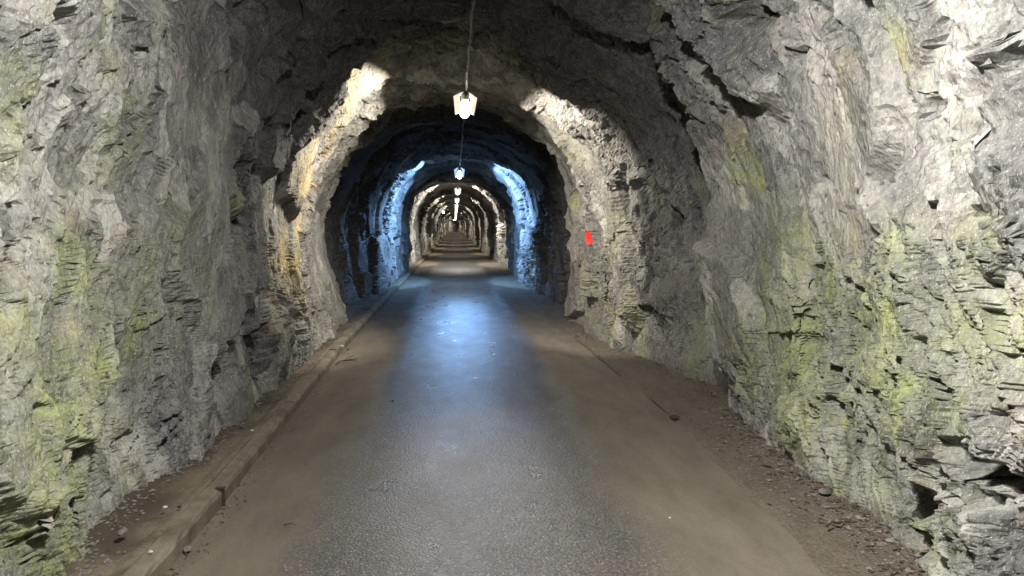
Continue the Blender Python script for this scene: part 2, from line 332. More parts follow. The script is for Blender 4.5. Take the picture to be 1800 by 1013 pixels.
# ------------------------------------------------------------------ material tools
def nt(name):
    m = bpy.data.materials.new(name); m.use_nodes = True; t = m.node_tree
    return m, t, t.nodes['Principled BSDF']
class N:
    def __init__(s, t): s.t = t
    def n(s, typ, **kw):
        x = s.t.nodes.new(typ)
        for k, v in kw.items():
            if k.startswith('_'): x.inputs[k[1:].replace('_', ' ')].default_value = v
            else: setattr(x, k, v)
        return x
    def l(s, a, b): s.t.links.new(a, b)
    def mix(s, f, a, b, blend='MIX'):
        x = s.t.nodes.new('ShaderNodeMix'); x.data_type = 'RGBA'; x.blend_type = blend
        for i, v in ((0, f), (6, a), (7, b)):
            if hasattr(v, 'is_linked') or isinstance(v, bpy.types.NodeSocket): s.l(v, x.inputs[i])
            else: x.inputs[i].default_value = v if i == 0 else (*v, 1) if len(v) == 3 else v
        return x.outputs[2]
    def math(s, op, a, b=0.0, clamp=False):
        x = s.t.nodes.new('ShaderNodeMath'); x.operation = op; x.use_clamp = clamp
        for i, v in ((0, a), (1, b)):
            if isinstance(v, bpy.types.NodeSocket): s.l(v, x.inputs[i])
            else: x.inputs[i].default_value = v
        return x.outputs[0]
    def ramp(s, f, stops):
        x = s.t.nodes.new('ShaderNodeMapRange'); x.clamp = True
        s.l(f, x.inputs[0]); x.inputs[1].default_value, x.inputs[2].default_value, x.inputs[3].default_value, x.inputs[4].default_value = stops
        return x.outputs[0]
    def coord(s, scale=(1, 1, 1), rot=(0, 0, 0)):
        c = s.n('ShaderNodeTexCoord'); m = s.n('ShaderNodeMapping'); s.l(c.outputs['Object'], m.inputs[0])
        m.inputs['Scale'].default_value = scale; m.inputs['Rotation'].default_value = rot; return m.outputs[0]
    def noise(s, v, scale, detail=4, rough=.55, dist=0):
        x = s.n('ShaderNodeTexNoise'); s.l(v, x.inputs['Vector']); x.inputs['Scale'].default_value = scale
        x.inputs['Detail'].default_value = detail; x.inputs['Roughness'].default_value = rough; x.inputs['Distortion'].default_value = dist
        return x.outputs[0]
    def vor(s, v, scale, feature='F1', rnd_=1.0):
        x = s.n('ShaderNodeTexVoronoi', feature=feature); s.l(v, x.inputs['Vector']); x.inputs['Scale'].default_value = scale
        if 'Randomness' in x.inputs: x.inputs['Randomness'].default_value = rnd_
        return x
    def attr(s, name):
        return s.n('ShaderNodeAttribute', attribute_name=name).outputs['Fac']
    def bump(s, h, strength, dist, base=None):
        x = s.n('ShaderNodeBump'); s.l(h, x.inputs['Height']); x.inputs['Strength'].default_value = strength; x.inputs['Distance'].default_value = dist
        if base is not None: s.l(base, x.inputs['Normal'])
        return x.outputs[0]

def make_rock(name='fractured_schist'):
    m, t, b = nt(name); k = N(t)
    v = k.coord((1, 1, 1), (R(19), 0, 0))       # bedding frame
    vs = k.coord((1.0, 2.2, .8), (R(19), 0, 0))
    n1 = k.noise(v, 3.0, 4, .62); n2 = k.noise(vs, 14, 5, .65, .4); n3 = k.noise(vs, 55, 3, .6)
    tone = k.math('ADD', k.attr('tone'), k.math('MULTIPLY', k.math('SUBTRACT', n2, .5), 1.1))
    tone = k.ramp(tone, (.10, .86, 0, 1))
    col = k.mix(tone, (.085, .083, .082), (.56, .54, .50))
    # pinkish-brown clay film and pale calcite wash
    f = k.ramp(n1, (.52, .72, 0, .55)); col = k.mix(f, col, (.30, .245, .20))
    f = k.ramp(k.noise(v, 1.7, 5, .7, .6), (.55, .68, 0, .7)); col = k.mix(f, col, (.52, .51, .48))
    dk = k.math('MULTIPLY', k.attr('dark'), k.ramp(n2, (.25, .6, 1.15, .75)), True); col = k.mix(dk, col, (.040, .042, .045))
    oc = k.math('MULTIPLY', k.attr('ochre'), k.ramp(n2, (.3, .6, .4, 1.0)), True); col = k.mix(oc, col, (.50, .37, .15))
    mo = k.math('MULTIPLY', k.attr('moss'), k.ramp(k.noise(vs, 9, 4, .7, .5), (.32, .62, .35, 1.1)), True)
    gr = k.mix(k.ramp(k.noise(v, 6, 3), (.35, .65, 0, 1)), (.20, .225, .075), (.45, .50, .13))
    col = k.mix(k.math('MULTIPLY', mo, .85), col, gr)
    # thin dark joints
    e = k.vor(vs, 9, 'DISTANCE_TO_EDGE'); vv = k.n('ShaderNodeVectorMath', operation='ADD'); 
    nz = k.n('ShaderNodeTexNoise'); k.l(vs, nz.inputs['Vector']); nz.inputs['Scale'].default_value = 7; nz.inputs['Detail'].default_value = 4
    sc = k.n('ShaderNodeVectorMath', operation='SCALE'); k.l(nz.outputs['Color'], sc.inputs[0]); sc.inputs['Scale'].default_value = .45
    k.l(vs, vv.inputs[0]); k.l(sc.outputs[0], vv.inputs[1]); k.l(vv.outputs[0], e.inputs['Vector'])
    jm = k.math('MULTIPLY', k.ramp(e.outputs[0], (.0, .03, 1, 0)), k.ramp(k.noise(v, 2.3, 3), (.45, .6, 0, 1)), True)
    col = k.mix(k.math('MULTIPLY', jm, .6), col, (.05, .05, .05))
    col = k.mix(k.ramp(n3, (.3, .7, .30, 0)), col, (.07, .07, .07))
    fl = k.vor(k.coord((1.3, 1.3, .9), (R(30), 0, R(20))), 34)
    flm = k.math('MULTIPLY', k.ramp(fl.outputs['Color'], (.80, .86, 0, 1)), k.ramp(k.noise(v, 11, 4, .7), (.50, .60, 0, 1)), True)
    col = k.mix(k.math('MULTIPLY', flm, .8), col, (.045, .045, .048))
    sp = k.ramp(k.noise(vs, 95, 2, .5), (.60, .72, 0, .55)); col = k.mix(sp, col, (.66, .65, .60))
    k.l(col, b.inputs['Base Color'])
    wet = k.ramp(k.noise(v, .8, 3), (.45, .62, 0, 1))
    ro = k.math('SUBTRACT', k.ramp(n2, (.3, .7, .62, .85)), k.math('MULTIPLY', wet, .18)); k.l(ro, b.inputs['Roughness'])
    b.inputs['Specular IOR Level'].default_value = .42
    ht = k.math('ADD', k.math('MULTIPLY', k.noise(vs, 38, 4, .72, 0), .8), k.math('MULTIPLY', k.noise(vs, 160, 2, .6), .16))
    ht = k.math('SUBTRACT', ht, k.math('MULTIPLY', k.ramp(fl.outputs['Color'], (.80, .86, 0, 1)), .15))
    fct = k.vor(vs, 26, 'F1'); ht = k.math('ADD', ht, k.math('MULTIPLY', fct.outputs['Distance'], .45))
    k.l(k.bump(ht, .85, .02), b.inputs['Normal'])
    return m
ROCK = make_rock()

# ------------------------------------------------------------------ tunnel walls and ceiling
SEG = [  # D0, D1, dD, columns, lod
    (-12.0, 2.45, .075, 170, 2), (2.4, 6.7, .0115, 760, 0), (6.65, 14.0, .015, 560, 1), (13.95, 30.0, .042, 320, 1), (29.9, 70.0, .12, 190, 2), (69.8, 222.0, .42, 110, 3)]
parts = {'left': [], 'ceil': [], 'right': []}
foot_line = []
for D0, D1, dD, m, lod in SEG:
    nrow = int(round((D1 - D0) / dD)) + 1
    D = np.linspace(D0, D1, nrow); u = np.linspace(0, 1, m)
    G, cols = rock_at(D, u, lod)
    c1 = int(round(.30 * (m - 1))); c2 = int(round(.70 * (m - 1)))
    # smooth normals of the whole sheet, so that the three pieces meet without a seam
    gu = np.gradient(G, axis=1); gd = np.gradient(G, axis=0); Nn = np.cross(gd, gu); Nn /= np.linalg.norm(Nn, axis=2, keepdims=True) + 1e-9
    for key, a, b_ in (('left', 0, c1), ('ceil', c1, c2), ('right', c2, m - 1)):
        sub = G[:, a:b_ + 1].reshape(-1, 3); w = b_ - a + 1
        i = np.arange(nrow - 1)[:, None] * w + np.arange(w - 1)[None, :]
        Fq = np.stack([i, i + w, i + w + 1, i + 1], 2).reshape(-1, 4)
        cc = {k_: v_.reshape(nrow, m)[:, a:b_ + 1].ravel() for k_, v_ in cols.items()}
        parts[key].append((sub, Fq, cc, Nn[:, a:b_ + 1].reshape(-1, 3)))
    if lod < 2:
        # where each wall meets the ground (for litter and debris)
        zz = G[:, :, 2]
        for r in range(0, nrow, 3):
            jl = np.argmax(zz[r, :m // 2] > .06); jr = m - 1 - np.argmax(zz[r, ::-1][:m // 2] > .02)
            foot_line.append((D[r], G[r, jl, 0], G[r, jr, 0]))
foot_line = np.array(sorted(foot_line))
def foot_x(y, side): return float(np.interp(y, foot_line[:, 0], foot_line[:, 1 if side < 0 else 2]))
WALL = {}
for key, name in (('left', 'tunnel_wall'), ('right', 'tunnel_wall'), ('ceil', 'tunnel_ceiling')):
    off = 0; Vs = []; Fs = []; cs = {}; ns = []
    for sub, Fq, cc, nn in parts[key]:
        Vs.append(sub); Fs.append(Fq + off); off += len(sub); ns.append(nn)
        for k_, v_ in cc.items(): cs.setdefault(k_, []).append(v_)
    o = mesh_obj(name, np.concatenate(Vs), np.concatenate(Fs), ROCK, None, False)
    for k_, v_ in cs.items():
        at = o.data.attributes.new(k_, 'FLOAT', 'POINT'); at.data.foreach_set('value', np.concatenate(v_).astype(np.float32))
    WALL[key] = o
tag(WALL['left'], 'grey fractured rock wall with green algae beside the kerb on the left', kind='structure')
tag(WALL['right'], 'pale fractured rock wall with yellow green algae along the right verge', kind='structure')
tag(WALL['ceil'], 'dark rough rock roof of the tunnel', kind='structure')

def simple(name, col, rough=.6, spec=.5, metal=0, var=.25, scale=20, bump=0, bscale=60):
    m, t, b = nt(name); k = N(t); v = k.coord()
    n = k.noise(v, scale, 5, .6)
    c2 = tuple(c * (1 - var) for c in col); c3 = tuple(min(1, c * (1 + var)) for c in col)
    k.l(k.mix(k.ramp(n, (.3, .7, 0, 1)), c2, c3), b.inputs['Base Color'])
    b.inputs['Roughness'].default_value = rough; b.inputs['Specular IOR Level'].default_value = spec; b.inputs['Metallic'].default_value = metal
    if bump: k.l(k.bump(k.noise(v, bscale, 4, .65), .8, bump), b.inputs['Normal'])
    return m

# ------------------------------------------------------------------ ground sheets
def hfield(name, x0, x1, y0, y1, zf, mat, steps, follow=True):
    """height field strip; x0/x1 may be functions of y; steps = list of (yend, dy, nx)"""
    ys = []; y = y0
    for ye, dy in steps:
        while y < min(ye, y1): ys.append(y); y += dy
    ys.append(y1); ys = np.array(ys)
    nx = max(3, int((x1(0.) - x0(0.)) / .03)); tt = np.linspace(0, 1, nx)
    a = np.array([x0(q) for q in ys]); b = np.array([x1(q) for q in ys])
    X = a[:, None] + (b - a)[:, None] * tt[None]; Y = np.repeat(ys[:, None], nx, 1)
    P = np.stack([X.ravel(), Y.ravel(), np.zeros(X.size)], 1); P[:, 2] = zf(P)
    P[:, 0] += bend(P[:, 1])
    i = np.arange(len(ys) - 1)[:, None] * nx + np.arange(nx - 1)[None]
    return mesh_obj(name, P, np.stack([i, i + 1, i + nx + 1, i + nx], 2).reshape(-1, 4), mat)
STEPS = [(2.4, .12), (9, .03), (20, .06), (60, .2), (300, .6)]
def kerb_x(y): return float(np.interp(y, [-20, 3, 4.3, 6.4, 9.6, 31, 300], [-1.36, -1.35, -1.35, -1.385, -1.45, -1.42, -1.45]))
def edge_x(y): return float(np.interp(y, [-20, 3.4, 4.4, 5.9, 7.7, 12, 25, 300], [1.70, 1.70, 1.76, 1.81, 1.80, 1.62, 1.55, 1.5])) + .02 * math.sin(y * 2.1) + .012 * math.sin(y * 5.3 + 1)

def asphalt():
    m, t, b = nt('worn_asphalt'); k = N(t); v = k.coord()
    sx = k.n('ShaderNodeSeparateXYZ'); k.l(v, sx.inputs[0]); x = sx.outputs[0]
    wob = k.math('MULTIPLY', k.math('SUBTRACT', k.noise(k.coord((1, .45, 1)), 1.6, 5, .6), .5), .55)
    fine = k.math('MULTIPLY', k.math('SUBTRACT', k.noise(v, 26, 4, .7), .5), .22)
    xx = k.math('ADD', k.math('ADD', x, wob), fine)
    dl = k.ramp(xx, (-.90, -.62, 1, 0)); dr = k.ramp(xx, (.86, 1.12, 0, 1))
    dust = k.math('MAXIMUM', dl, dr)
    vf = k.coord((1, 1, 0)); ag = k.vor(vf, 75); ag2 = k.vor(vf, 150)
    stone = k.mix(k.ramp(ag.outputs['Color'], (.0, 1, 0, 1)), (.028, .028, .030), (.12, .112, .10))
    sp = k.ramp(ag2.outputs['Color'], (.78, .95, 0, 1)); stone = k.mix(k.math('MULTIPLY', sp, .85), stone, (.42, .40, .37))
    film = k.ramp(k.noise(v, 1.3, 6, .65), (.4, .68, .0, .45)); stone = k.mix(film, stone, (.105, .085, .062))
    dirt = k.mix(k.ramp(k.noise(k.coord((1, .35, 1)), 4, 6, .65), (.3, .7, 0, 1)), (.125, .108, .085), (.20, .175, .138))
    dirt = k.mix(k.ramp(k.noise(v, 90, 3, .7), (.3, .7, .35, 0)), dirt, (.07, .058, .045))
    col = k.mix(k.math('MULTIPLY', dust, .93), stone, dirt)
    k.l(col, b.inputs['Base Color'])
    rn = k.noise(k.coord((1, .5, 1)), 3.2, 5, .6)
    rw = k.ramp(rn, (.3, .72, .25, .42))
    dust = k.math('MAXIMUM', dust, k.ramp(sx.outputs[1], (19, 31, 0, .72)))
    ro = k.mix(dust, rw, (.85, .85, .85)); k.l(ro, b.inputs['Roughness'])
    sp_ = k.mix(dust, (.55, .55, .55), (.12, .12, .12)); k.l(sp_, b.inputs['Specular IOR Level'])
    ht = k.math('ADD', k.math('MULTIPLY', ag.outputs['Distance'], -.5), k.math('MULTIPLY', k.noise(v, 230, 3, .6), .35))
    ht = k.math('MULTIPLY', ht, k.math('SUBTRACT', 1.0, k.math('MULTIPLY', dust, .75)))
    k.l(k.bump(ht, .55, .008), b.inputs['Normal'])
    return m
def earth(name, a, b2, speck=(.05, .04, .03), rough=.9, bump=.02, stretch=.4):
    m, t, b = nt(name); k = N(t); v = k.coord()
    c = k.mix(k.ramp(k.noise(k.coord((1, stretch, 1)), 3.2, 6, .7), (.33, .66, 0, 1)), a, b2)
    c = k.mix(k.ramp(k.noise(v, 60, 4, .75), (.28, .62, .75, 0)), c, speck)
    w = k.vor(v, 48); c = k.mix(k.ramp(w.outputs['Color'], (.86, .97, 0, .45)), c, (.26, .23, .19))
    k.l(c, b.inputs['Base Color']); b.inputs['Roughness'].default_value = rough; b.inputs['Specular IOR Level'].default_value = .25
    k.l(k.bump(k.math('ADD', k.noise(v, 25, 6, .75), k.math('MULTIPLY', w.outputs['Distance'], -.4)), .9, bump), b.inputs['Normal'])
    return m
ASPH = asphalt()
def road_z(P):
    q = np.stack([P[:, 0] * .9, P[:, 1] * .55, P[:, 0] * 0], 1)
    z = .010 * vnoise(q, 3) + .004 * vnoise(q * 3.1 + 4, 4) + .0012 * vnoise(q * 11, 6) - .012 * (np.abs(P[:, 0]) / 1.5) ** 2
    z = z + .0035 * ss(9, 22, P[:, 1]) * vnoise(np.stack([P[:, 0] * .35, P[:, 1] * 1.1, P[:, 0] * 0], 1), 77)
    # worn potholes with soft rims
    for px, py, s in ((820, 537, .20), (786, 556, .12), (838, 478, .3), (812, 489, .3), (705, 558, .12), (700, 472, .3)):
        x, y = floor_hit(px, py); z = z - .004 * np.exp(-(((P[:, 0] - x) / (s * 1.3)) ** 2 + ((P[:, 1] - y) / (s * 1.6)) ** 2) ** 2)
    return z
road = hfield('road', lambda y: kerb_x(y) - .03, edge_x, -12, 222, road_z, ASPH, STEPS)
tag(road, 'worn wet asphalt road through the tunnel', kind='structure')
VERGE = earth('verge_dirt', (.125, .107, .084), (.20, .17, .134))
def verge_z(P):
    ex = np.array([edge_x(q) for q in P[:, 1]]) ; t = P[:, 0] - ex
    q = P * np.array([1, 1, 0])
    crackd = -.020 * np.exp(-((t - .0) / .014) ** 2) * (ss(-.3, .2, vnoise(q * 1.9, 12)))
    return -.012 + .004 + crackd + .02 * ss(.05, .6, t) + .006 * fbm(q * 6, 3, 14) + .004 * fbm(q * 22, 2, 15) * ss(.0, .2, t)
verge = hfield('roadside_verge', lambda y: edge_x(y) - .006, lambda y: 3.1, -12, 222, verge_z, VERGE, STEPS)
tag(verge, 'brown dirt verge along the foot of the right wall', kind='structure')
# left raised path: pale sand along the kerb, dark mud to the wall
def path_mat():
    m, t, b = nt('silty_path'); k = N(t); v = k.coord()
    sx = k.n('ShaderNodeSeparateXYZ'); k.l(v, sx.inputs[0])
    wob = k.math('MULTIPLY', k.math('SUBTRACT', k.noise(k.coord((1, .6, 1)), 2.3, 5, .6, .8), .5), .40)
    s = k.math('ADD', sx.outputs[0], wob)
    mud = k.mix(k.ramp(k.noise(v, 8, 5, .7), (.3, .7, 0, 1)), (.050, .038, .027), (.105, .082, .058))
    sand = k.mix(k.ramp(k.noise(v, 10, 5, .6), (.3, .7, 0, 1)), (.18, .15, .108), (.28, .235, .17))
    c = k.mix(k.ramp(s, (-1.74, -1.56, 0, 1)), mud, sand)
    c = k.mix(k.ramp(k.noise(v, 2.0, 4, .6), (.52, .62, 0, .6)), c, (.05, .038, .027))
    c = k.mix(k.ramp(k.noise(v, 70, 4, .75), (.28, .58, .6, 0)), c, (.04, .032, .025))
    k.l(c, b.inputs['Base Color']); b.inputs['Roughness'].default_value = .8; b.inputs['Specular IOR Level'].default_value = .3
    k.l(k.bump(k.noise(v, 22, 6, .75), .8, .018), b.inputs['Normal'])
    return m
PATH = path_mat()
def path_z(P):
    kx = np.array([kerb_x(q) for q in P[:, 1]]); t = kx - P[:, 0]; q = P * np.array([1, 1, 0])
    return .080 + .015 * fbm(q * 3, 3, 17) * ss(.1, .25, t) - .03 * ss(.12, .22, t) * ss(.5, .3, t) + .06 * ss(.35, .7, t) + .008 * fbm(q * 18, 3, 18) * ss(.12, .3, t)
pth = hfield('footpath', lambda y: -3.0, lambda y: kerb_x(y) - .105, -12, 222, path_z, PATH, STEPS)
tag(pth, 'muddy raised strip between the kerb and the left wall', kind='structure')
# base under everything
gnd = mesh_obj('ground', np.array([(-30, -14, -.2), (6, -14, -.2), (6, 226, -.2), (-30, 226, -.2)]), np.array([[0, 1, 2, 3]]), VERGE)
tag(gnd, 'packed earth under the tunnel floor', kind='structure')

# ------------------------------------------------------------------ kerb, stone by stone
KERB_M = simple('kerb_concrete', (.155, .135, .103), .85, .3, 0, .45, 5, .006, 45)
kerb = tag(empty('kerb', (-1.4, 4, 0)), 'low concrete kerb along the left edge of the road', kind='structure')
def kerb_block(y0, y1, w=.10, seed=0, parent=kerb, nm='kerb_stone'):
    r = random.Random(seed); gap = .004 + r.random() * .006
    L = y1 - y0; n = max(4, int(L / .09))
    prof = [(0.0, -.16), (0.0, .062), (-.010, .082), (-.026, .090), (-w + .01, .091), (-w, .086), (-w, -.16)]
    dz = r.uniform(-.006, .006); dx = r.uniform(-.006, .006); V = []; F = []
    for i in range(n + 1):
        y = y0 + gap + (L - 2 * gap) * i / n; kx = kerb_x(y) + dx
        for j, (px, pz) in enumerate(prof):
            jit = .004 if 0 < j < 5 else 0
            chip = 0
            if j in (1, 2, 3) and r.random() < .22: chip = -.010 * r.random()
            V.append((kx + px + r.uniform(-jit, jit) + chip * .6 + float(bend(np.array([y]))[0]), y, pz + dz + r.uniform(-jit, jit) * .5 + chip))
    k = len(prof)
    for i in range(n):
        for j in range(k - 1):
            a = i * k + j; F.append((a, a + 1, a + k + 1, a + k))
    me = bpy.data.meshes.new(nm); me.from_pydata(V, [], F + [tuple(range(k)), tuple(range(n * k + k - 1, n * k - 1, -1))]); me.materials.append(KERB_M)
    o = link(bpy.data.objects.new(nm, me), None); o.parent = parent; o.matrix_parent_inverse = Matrix.Translation(-Vector(parent.location))
    return o
ky = [-2.0]
joints = [4.27, 6.39, 7.75]
y = -2.0
ends = [-2.0, -.1, 1.35, 2.8, 4.27, 6.39 - 1.05, 6.39, 7.75, 9.1, 10.5, 11.9, 13.3, 14.7, 16.1, 17.5, 19, 20.5, 22, 23.5, 25, 26.5, 28, 29.5]
for i in range(len(ends) - 1): kerb_block(ends[i], ends[i + 1], seed=i)
far = []
Vf = []; Ff = []
for i, y in enumerate(np.arange(29.5, 200, 1.5)):
    b0 = len(Vf)
    for yy in (y + .01, y + 1.49):
        kx = kerb_x(yy) + float(bend(np.array([yy]))[0])
        for px, pz in ((0, -.1), (0, .078), (-.02, .09), (-.10, .088), (-.10, -.1)): Vf.append((kx + px, yy, pz))
    for j in range(4): Ff.append((b0 + j, b0 + j + 1, b0 + j + 6, b0 + j + 5))
o = mesh_obj('distant_kerb', np.array(Vf), np.array(Ff), KERB_M, None, False); o.parent = kerb; o.matrix_parent_inverse = Matrix.Translation(-Vector(kerb.location)); o['kind'] = 'stuff'

# ------------------------------------------------------------------ tunnel closes behind the bend (more rock)
def end_cap(name, y, x, flip):
    n = 26; V = []; F = []
    for i in range(n):
        for j in range(n):
            V.append((x - 4 + 8 * i / (n - 1), y + .5 * random.random(), -.3 + 5 * j / (n - 1)))
    for i in range(n - 1):
        for j in range(n - 1): F.append((i * n + j, i * n + j + 1, (i + 1) * n + j + 1, (i + 1) * n + j))
    return mesh_obj(name, np.array(V), np.array(F), ROCK, None, False)
tag(end_cap('rock_face', 221.0, float(bend(np.array([221.]))[0]), 0), 'rock face where the tunnel bends out of sight', kind='structure')
tag(end_cap('rock_face', -11.8, 0, 1), 'rock face behind the viewer', kind='structure')

# ------------------------------------------------------------------ overhead cable
def tube(name, pts, rad, mat, parent=None, sides=8, closed_ends=True):
    pts = np.array(pts, float); n = len(pts); T = np.gradient(pts, axis=0); T /= np.linalg.norm(T, axis=1, keepdims=True)
    up = np.where(np.abs(T[:, 2:3]) > .9, [[1., 0, 0]], [[0, 0, 1.]]); A = np.cross(T, up); A /= np.linalg.norm(A, axis=1, keepdims=True); B = np.cross(T, A)
    rr = np.full(n, rad) if np.isscalar(rad) else np.array(rad)
    a = np.arange(sides) / sides * 2 * math.pi
    V = pts[:, None] + rr[:, None, None] * (np.cos(a)[None, :, None] * A[:, None] + np.sin(a)[None, :, None] * B[:, None])
    i = np.arange(n - 1)[:, None] * sides; j = np.arange(sides)[None]; j2 = (j + 1) % sides
    F = np.stack([i + j, i + j2, i + sides + j2, i + sides + j], 2).reshape(-1, 4)
    return mesh_obj(name, V.reshape(-1, 3), F, mat, parent)
STEEL = simple('galvanised_wire', (.30, .29, .28), .5, .5, .6, .2)
RUBBER = simple('grey_cable_sheath', (.17, .15, .15), .55, .4, 0, .2)
cab = tag(empty('overhead_cable', (0, 0, 0)), 'thin grey power cable twisted round a support wire under the roof', 'cable')
LY = [-9.0] + [l[0] for l in LAMPS if l[0] < 175]
def wire_z(y):
    i = max(0, min(len(LY) - 2, int(np.searchsorted(LY, y)) - 1)); a, b = LY[i], LY[i + 1]; t = (y - a) / (b - a)
    return 3.225 - .010 * (b - a) * 4 * t * (1 - t) * .5
ys = list(np.arange(-9, 20, .12)) + list(np.arange(20, 60, .4)) + list(np.arange(60, 175, 2))
tube('support_wire', [(LAMP_X + .01, y, wire_z(y)) for y in ys], .006, STEEL, cab, 6)
ys2 = list(np.arange(-9, 30, .035)) + list(np.arange(30, 175, .5))
tube('power_cord', [(LAMP_X + .01 + .013 * math.sin(y * 5.2 + .8 * math.sin(y)), y, wire_z(y) - .006 + .013 * math.cos(y * 5.2 + .8 * math.sin(y))) for y in ys2], [.0085 if y < 30 else .010 for y in ys2], RUBBER, cab, 7)
# clips that tie cord and wire together
for y in (5.4, 6.5, 7.55, 8.35):
    tube('cable_tie', [(LAMP_X + .01, y - .02, wire_z(y) - .002), (LAMP_X + .01, y, wire_z(y) - .002), (LAMP_X + .01, y + .02, wire_z(y) - .002)], .021, STEEL, cab, 8)

# ------------------------------------------------------------------ lamps
def lamp_mats(c, nm):
    m, t, b = nt('lit_bulb_' + nm); b.inputs['Base Color'].default_value = (1, 1, 1, 1)
    b.inputs['Emission Color'].default_value = (*[.45 + .55 * q for q in c], 1); b.inputs['Emission Strength'].default_value = 14
    g, t2, b2 = nt('lit_glass_' + nm); k = N(t2); v = k.coord((1, 1, 1))
    b2.inputs['Base Color'].default_value = (.85, .85, .82, 1); b2.inputs['Roughness'].default_value = .25
    b2.inputs['Emission Color'].default_value = (*[.2 + .8 * q for q in c], 1)
    b2.inputs['Emission Strength'].default_value = .8
    return m, g
MB = {}
for nm, c in (('warm', WARM), ('blue', BLUE), ('neutral', NEUT)): MB[nm] = lamp_mats(c, nm)
SOCK = simple('lamp_socket', (.06, .055, .05), .5, .5, 0, .2)
def panel_bm(a0, a1, rt, rm, rb, zt, zm, zb, th=.006, cut=.03):
    """one folded shade panel between azimuths a0..a1: sloping top, tall skirt with a slanting lower edge"""
    bm = bmesh.new(); rows = []
    for rr, zz in ((rt, zt), (rm, zm), (rb, zb)):
        row = []
        for q, a in ((0, a0), (1, a1)):
            z = zz + (cut if (zz == zb and q == 1) else 0)
            for s in (0, 1):
                r2 = rr - s * th; row.append(bm.verts.new((math.cos(a) * r2, math.sin(a) * r2, z - s * th * .3)))
        rows.append(row)
    for i in range(2):
        A, B = rows[i], rows[i + 1]
        bm.faces.new((A[0], A[2], B[2], B[0])); bm.faces.new((A[1], B[1], B[3], A[3]))
        bm.faces.new((A[0], B[0], B[1], A[1])); bm.faces.new((A[2], A[3], B[3], B[2]))
    bm.faces.new((rows[0][0], rows[0][1], rows[0][3], rows[0][2])); bm.faces.new((rows[2][0], rows[2][2], rows[2][3], rows[2][1]))
    bmesh.ops.recalc_face_normals(bm, faces=bm.faces); return bm
def lathe_bm(pr, n=20):
    bm = bmesh.new(); rings = []
    for r, z in pr:
        rings.append([bm.verts.new((r * math.cos(2 * math.pi * i / n), r * math.sin(2 * math.pi * i / n), z)) for i in range(n)] if r > 1e-5 else [bm.verts.new((0, 0, z))])
    for A, B in zip(rings, rings[1:]):
        for i in range(n):
            j = (i + 1) % n
            if len(A) == 1 and len(B) == 1: continue
            if len(A) == 1: bm.faces.new((A[0], B[i], B[j]))
            elif len(B) == 1: bm.faces.new((A[i], B[0], A[j]))
            else: bm.faces.new((A[i], B[i], B[j], A[j]))
    bmesh.ops.recalc_face_normals(bm, faces=bm.faces); return bm
def make_lamp(mats):
    bulb, glass = mats
    t = empty('hanging_lamp', (LAMP_X, 9.0, LAMP_Z))
    bm_obj('bulb', lathe_bm([(0, -.165), (.030, -.158), (.050, -.135), (.060, -.10), (.060, -.02), (.045, .03), (.025, .06), (0, .065)]), bulb, t, True)
    so = bm_obj('socket', lathe_bm([(0, .145), (.022, .145), (.026, .13), (.045, .125), (.052, .11), (.052, .06), (.035, .05), (0, .05)]), SOCK, t, True)
    for a, f in ((-28, 1), (28, 0), (152, 1), (208, 0)):
        c = R(a); h = R(27)
        a0, a1 = (c - h, c + h)
        if abs(a) > 100: a0, a1 = (c + h, c - h) if a == 208 else (c - h, c + h)
        bm_obj('shade_panel', panel_bm(c - h, c + h, .058, .142, .112, .135, .085, -.115 + .02 * f, cut=.03 if a in (28, 208) else -.03), glass, t)
    hk = tube('hanger', [(0, 0, .14), (0, 0, .16), (.012, 0, .175), (.014, 0, .19), (.008, 0, .203)], .006, STEEL, t, 7)
    return t
protos = {}
names = ['second', 'third', 'fourth', 'fifth', 'sixth', 'seventh']
def rot_to(d):
    return Vector(d).to_track_quat('-Z', 'Y').to_euler()
SPOTD = {}
def spot(nm, parent, loc, d, power, col, cone, blend, rad):
    L = bpy.data.lights.new(nm, 'SPOT'); L.energy = power; L.color = col; L.spot_size = R(cone); L.spot_blend = blend; L.shadow_soft_size = rad
    o = bpy.data.objects.new(nm, L); o.location = loc; o.rotation_euler = rot_to(d); link(o, parent); return o
